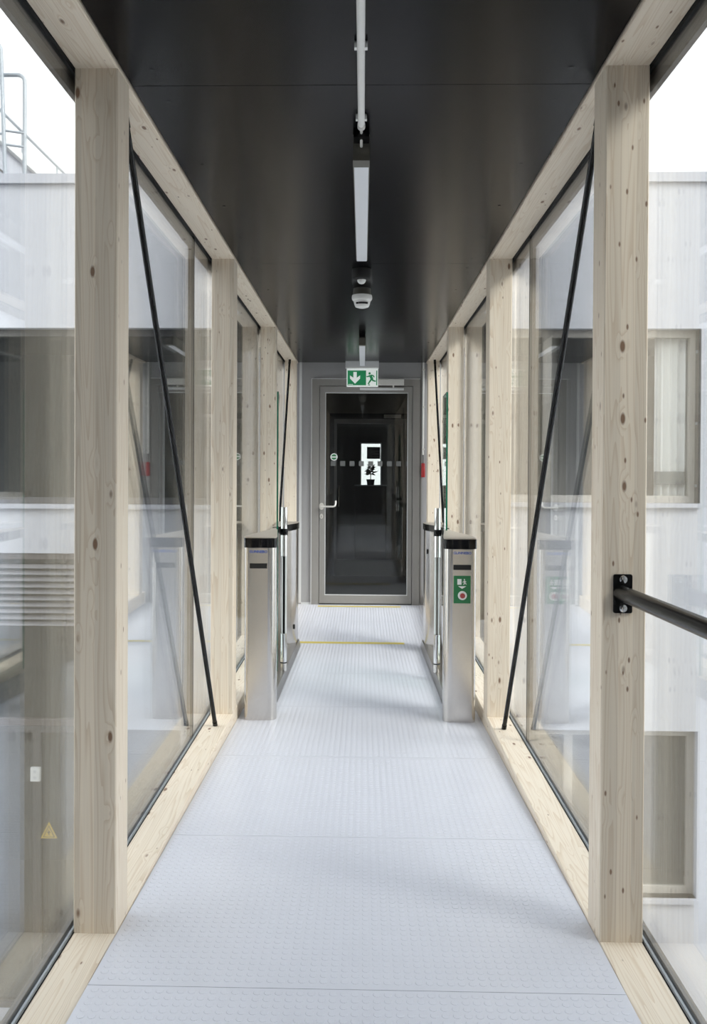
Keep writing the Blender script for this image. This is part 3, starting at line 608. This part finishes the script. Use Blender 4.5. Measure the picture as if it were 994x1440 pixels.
# left of the corridor: ribbon window, spandrel, blind window, lower window
wbox(-9, -1.30, 0.364, 0.84); wbox(-2.80, -1.30, -1.50, 0.364)
wbox(-1.9, -1.30, -4.6, -1.50)
# right: window up to x = 3.52, white wall, lower window
wbox(3.52, 9, -4.6, 2.748); wbox(1.30, 3.52, -1.45, 0.885); wbox(1.30, 3.52, -4.6, -3.20)
wl.build('wall', 'white_render', fb)
MB().box(-9.05, 9.05, YF - 0.04, YF + TH + 0.1, 4.26, 4.36).build('parapet_cap', 'parapet_metal', fb)
MB().box(-9, 9, 9.25, 16, 2.95, 3.15).build('roof', 'room_grey', fb)
rb = MB().box(-9, -1.32, 12.6, 12.8, -4.6, 3.0).box(1.32, 9, 12.6, 12.8, -4.6, 3.0).box(-9, -1.32, 9.25, 12.6, -0.35, -0.15).box(1.32, 9, 9.25, 12.6, -0.35, -0.15).box(-9.2, -9, 9.25, 12.8, -4.6, 3.0).box(9, 9.2, 9.25, 12.8, -4.6, 3.0).box(-9, 9, 9.25, 12.6, -4.7, -4.6).box(-9, 9, 13.2, 13.25, -4.6, -0.5)
rb.build('interior_walls', 'room_grey', fb)
def win(x0, x1, z0, z1, mul, fw, mat, yo=0.10, sill=True, pm='window_glass'):
    f = MB().box(x0, x0 + fw, YF + yo, YF + yo + 0.07, z0, z1).box(x1 - fw, x1, YF + yo, YF + yo + 0.07, z0, z1).box(x0 + fw, x1 - fw, YF + yo, YF + yo + 0.07, z1 - fw, z1).box(x0 + fw, x1 - fw, YF + yo, YF + yo + 0.07, z0, z0 + fw)
    for mx in mul: f.box(mx - fw * 0.6, mx + fw * 0.6, YF + yo, YF + yo + 0.07, z0 + fw, z1 - fw)
    o = f.build('window', mat, fb)
    ed = [x0 + fw] + [v for mx in mul for v in (mx - fw * 0.6, mx + fw * 0.6)] + [x1 - fw]
    for a, b in zip(ed[::2], ed[1::2]): MB().box(a, b, YF + yo + 0.03, YF + yo + 0.045, z0 + fw, z1 - fw).build('pane', pm, o)
    if sill: MB().box(x0, x1, YF - 0.05, YF + yo, z0 - 0.045, z0 - 0.002).build('window_sill', 'parapet_metal', o)
    return o
win(-9.0, -1.30, 0.885, 2.745, [-6.6, -4.35, -2.86], 0.07, 'dark_frame')
bw = win(-9.0, -2.80, -1.498, 0.362, [-6.3], 0.07, 'slat_dark', sill=False)
MB().box(-8.9, -2.87, YF + 0.02, YF + 0.07, 0.30, 0.36).build('blind_box', 'slat_dark', bw)
for k in range(10):
    z = 0.235 - k * 0.068
    MB().add([(x, y, zz) for (y, zz) in ((YF + 0.025, z - 0.034), (YF + 0.075, z), (YF + 0.075, z + 0.004), (YF + 0.025, z - 0.030)) for x in (-8.9, -2.87)], [(0, 1, 3, 2), (2, 3, 5, 4), (4, 5, 7, 6), (6, 7, 1, 0), (0, 2, 4, 6), (1, 7, 5, 3)]).build('blind_slat', 'slat_grey', bw)
lwn = win(-9.0, -1.90, -4.55, -1.502, [-5.5, -3.47], 0.07, 'dark_frame')
rw = win(1.30, 3.518, 0.932, 2.745, [1.95, 2.90], 0.075, 'greige_frame', pm='glass')
lrw = win(1.30, 3.518, -3.198, -1.452, [2.2], 0.075, 'greige_frame')
MB().box(3.50, 3.519, YF - 0.002, YF + 0.10, 0.935, 2.745).build('guide_rail', 'dark_steel', rw)
for z in (1.10, 1.75, 2.50): MB().box(3.485, 3.500, YF + 0.03, YF + 0.06, z, z + 0.03).build('guide_bracket', 'galvanised', rw)
# lit white curtain with folds inside the window
cu = MB(); k0 = 40; pts = [(3.115 + 0.35 * i / k0, 9.17 + 0.03 * math.sin(i / k0 * 2 * math.pi * 4.2)) for i in range(k0 + 1)]
cu.add([(x, y, 1.0) for x, y in pts] + [(x, y, 2.70) for x, y in pts] + [(x, y + 0.004, 1.0) for x, y in pts] + [(x, y + 0.004, 2.70) for x, y in pts],
       [(i, i + 1, i + k0 + 2, i + k0 + 1) for i in range(k0)] + [(i + 2 * k0 + 2, i + 3 * k0 + 3, i + 3 * k0 + 4, i + 2 * k0 + 3) for i in range(k0)])
co = cu.build('curtain', 'curtain_white', None, 60, loc=(3.29, 9.17, 1.0)); tag(co, 'white folded curtain hanging inside the office window', 'curtain')
MB().box(3.10, 3.42, YF + 0.16, YF + 0.17, 1.125, 1.262).build('restrictor_panel', 'panel_grey', rw)
# warning sign on the lower window and an outside socket
ws = MB().prism([(-3.41, -2.69), (-3.232, -2.69), (-3.321, -2.515)], YF + 0.05, YF + 0.058, 'y').build('warning_sign', 'warning_yellow'); tag(ws, 'yellow triangular warning sign on the dark lower window', 'sign')
MB().prism([(-3.386, -2.678), (-3.256, -2.678), (-3.321, -2.548)], YF + 0.048, YF + 0.0499, 'y').build('black_border', 'slat_dark', ws)
MB().prism([(-3.372, -2.670), (-3.270, -2.670), (-3.321, -2.566)], YF + 0.046, YF + 0.0479, 'y').build('yellow_field', 'warning_yellow', ws)
MB().prism([(-3.326, -2.590), (-3.300, -2.630), (-3.316, -2.630), (-3.312, -2.662), (-3.340, -2.618), (-3.324, -2.618)], YF + 0.044, YF + 0.0459, 'y').build('bolt_symbol', 'slat_dark', ws)
so = MB().bbox(-3.525, -3.425, YF + 0.055, YF + 0.0985, -2.085, -1.94, 0.004).build('power_socket', 'white_plastic'); tag(so, 'white double power socket box on the lower window mullion', 'socket')
for z in (-2.045, -1.98): MB().lathe([(0.018, YF + 0.0545), (0.018, YF + 0.0525)], (-3.475, 0, z), 16, 'y').build('socket_face', 'light_strip', so)
# roof: ladder hoops, penthouse with railing
def arc(c, r, a0, a1, y, n=6): return [(c[0] + r * math.cos(math.radians(a0 + (a1 - a0) * i / n)), y, c[1] + r * math.sin(math.radians(a0 + (a1 - a0) * i / n))) for i in range(n + 1)]
ld = empty('roof_ladder', (-3.9, 9.3, 4.36)); tag(ld, 'galvanised roof ladder with bent hand hoops above the parapet', 'ladder')
MB().tube([(-4.6, 9.3, 5.57)] + arc((-3.79, 5.49), 0.08, 90, 0, 9.3) + [(-3.71, 9.3, 4.362)], 0.022, 10).build('hand_hoop', 'galvanised', ld, 50)
MB().tube([(-4.6, 9.20, 5.88)] + arc((-4.02, 5.79), 0.09, 90, 0, 9.2) + [(-3.88, 9.2, 4.362)], 0.022, 10).build('hand_hoop', 'galvanised', ld, 50)
for z in (4.93, 4.78): MB().tube([(-3.895, 9.21, z), (-3.712, 9.29, z)], 0.014, 8).build('rung', 'galvanised', ld, 50)
MB().tube([(-4.5, 9.3, 4.93), (-3.92, 9.3, 4.93)], 0.014, 8).build('rung', 'galvanised', ld, 50)
ph = empty('roof_plant_room', (-5.5, 12, 3.15)); tag(ph, 'pale metal clad roof plant room behind the parapet', 'plant room')
MB().box(-7.4, -4.42, 9.6, 15.8, 3.15, 5.20).build('cladding', 'parapet_metal', ph)
MB().box(-7.5, -4.36, 9.5, 15.9, 5.20, 5.29).build('roof_edge', 'white_plastic', ph)
for z in (4.55, 4.88): MB().box(-4.421, -4.412, 9.6, 15.8, z, z + 0.025).build('cladding_seam', 'slat_dark', ph)
for y in (10.6, 12.2, 13.8): MB().box(-4.424, -4.405, y, y + 0.7, 4.62, 4.78).build('louvre', 'slat_grey', ph)
rl = empty('roof_railing', (-4.40, 12, 5.29)); tag(rl, 'thin galvanised railing along the roof plant room edge', 'railing')
MB().tube([(-4.40, 9.55, 5.60), (-4.40, 15.7, 5.60)], 0.02, 8).build('top_rail', 'galvanised', rl, 50)
for y in (9.7, 10.95, 12.2, 13.45, 14.7): MB().tube([(-4.40, y, 5.292), (-4.40, y, 5.60)], 0.014, 8).build('stanchion', 'galvanised', rl, 50)

# ------------------------------------------------------------------ near building (behind the camera) and the ground
nbd = empty('unseen_near_building', (0, Y0 - 0.2, -4.6))  # out of view; nearness and grey walls chosen to darken the near bay
tag(nbd, 'unseen grey building the corridor leaves from, placed close to shade the near bay', 'building')
MB().box(-9, -0.86, Y0 - 0.5, Y0 - 0.2, -4.6, 4.6).box(0.86, 9, Y0 - 0.5, Y0 - 0.2, -4.6, 4.6).box(-0.86, 0.86, Y0 - 0.5, Y0 - 0.2, 2.81, 4.6).box(-0.86, 0.86, Y0 - 0.5, Y0 - 0.2, -4.6, -0.43).build('wall', 'panel_grey', nbd)
gd = MB().box(-60, 60, -50, 70, -4.9, -4.7).build('ground', 'paving'); tag(gd, 'grey paved ground below the corridor', kind='structure')
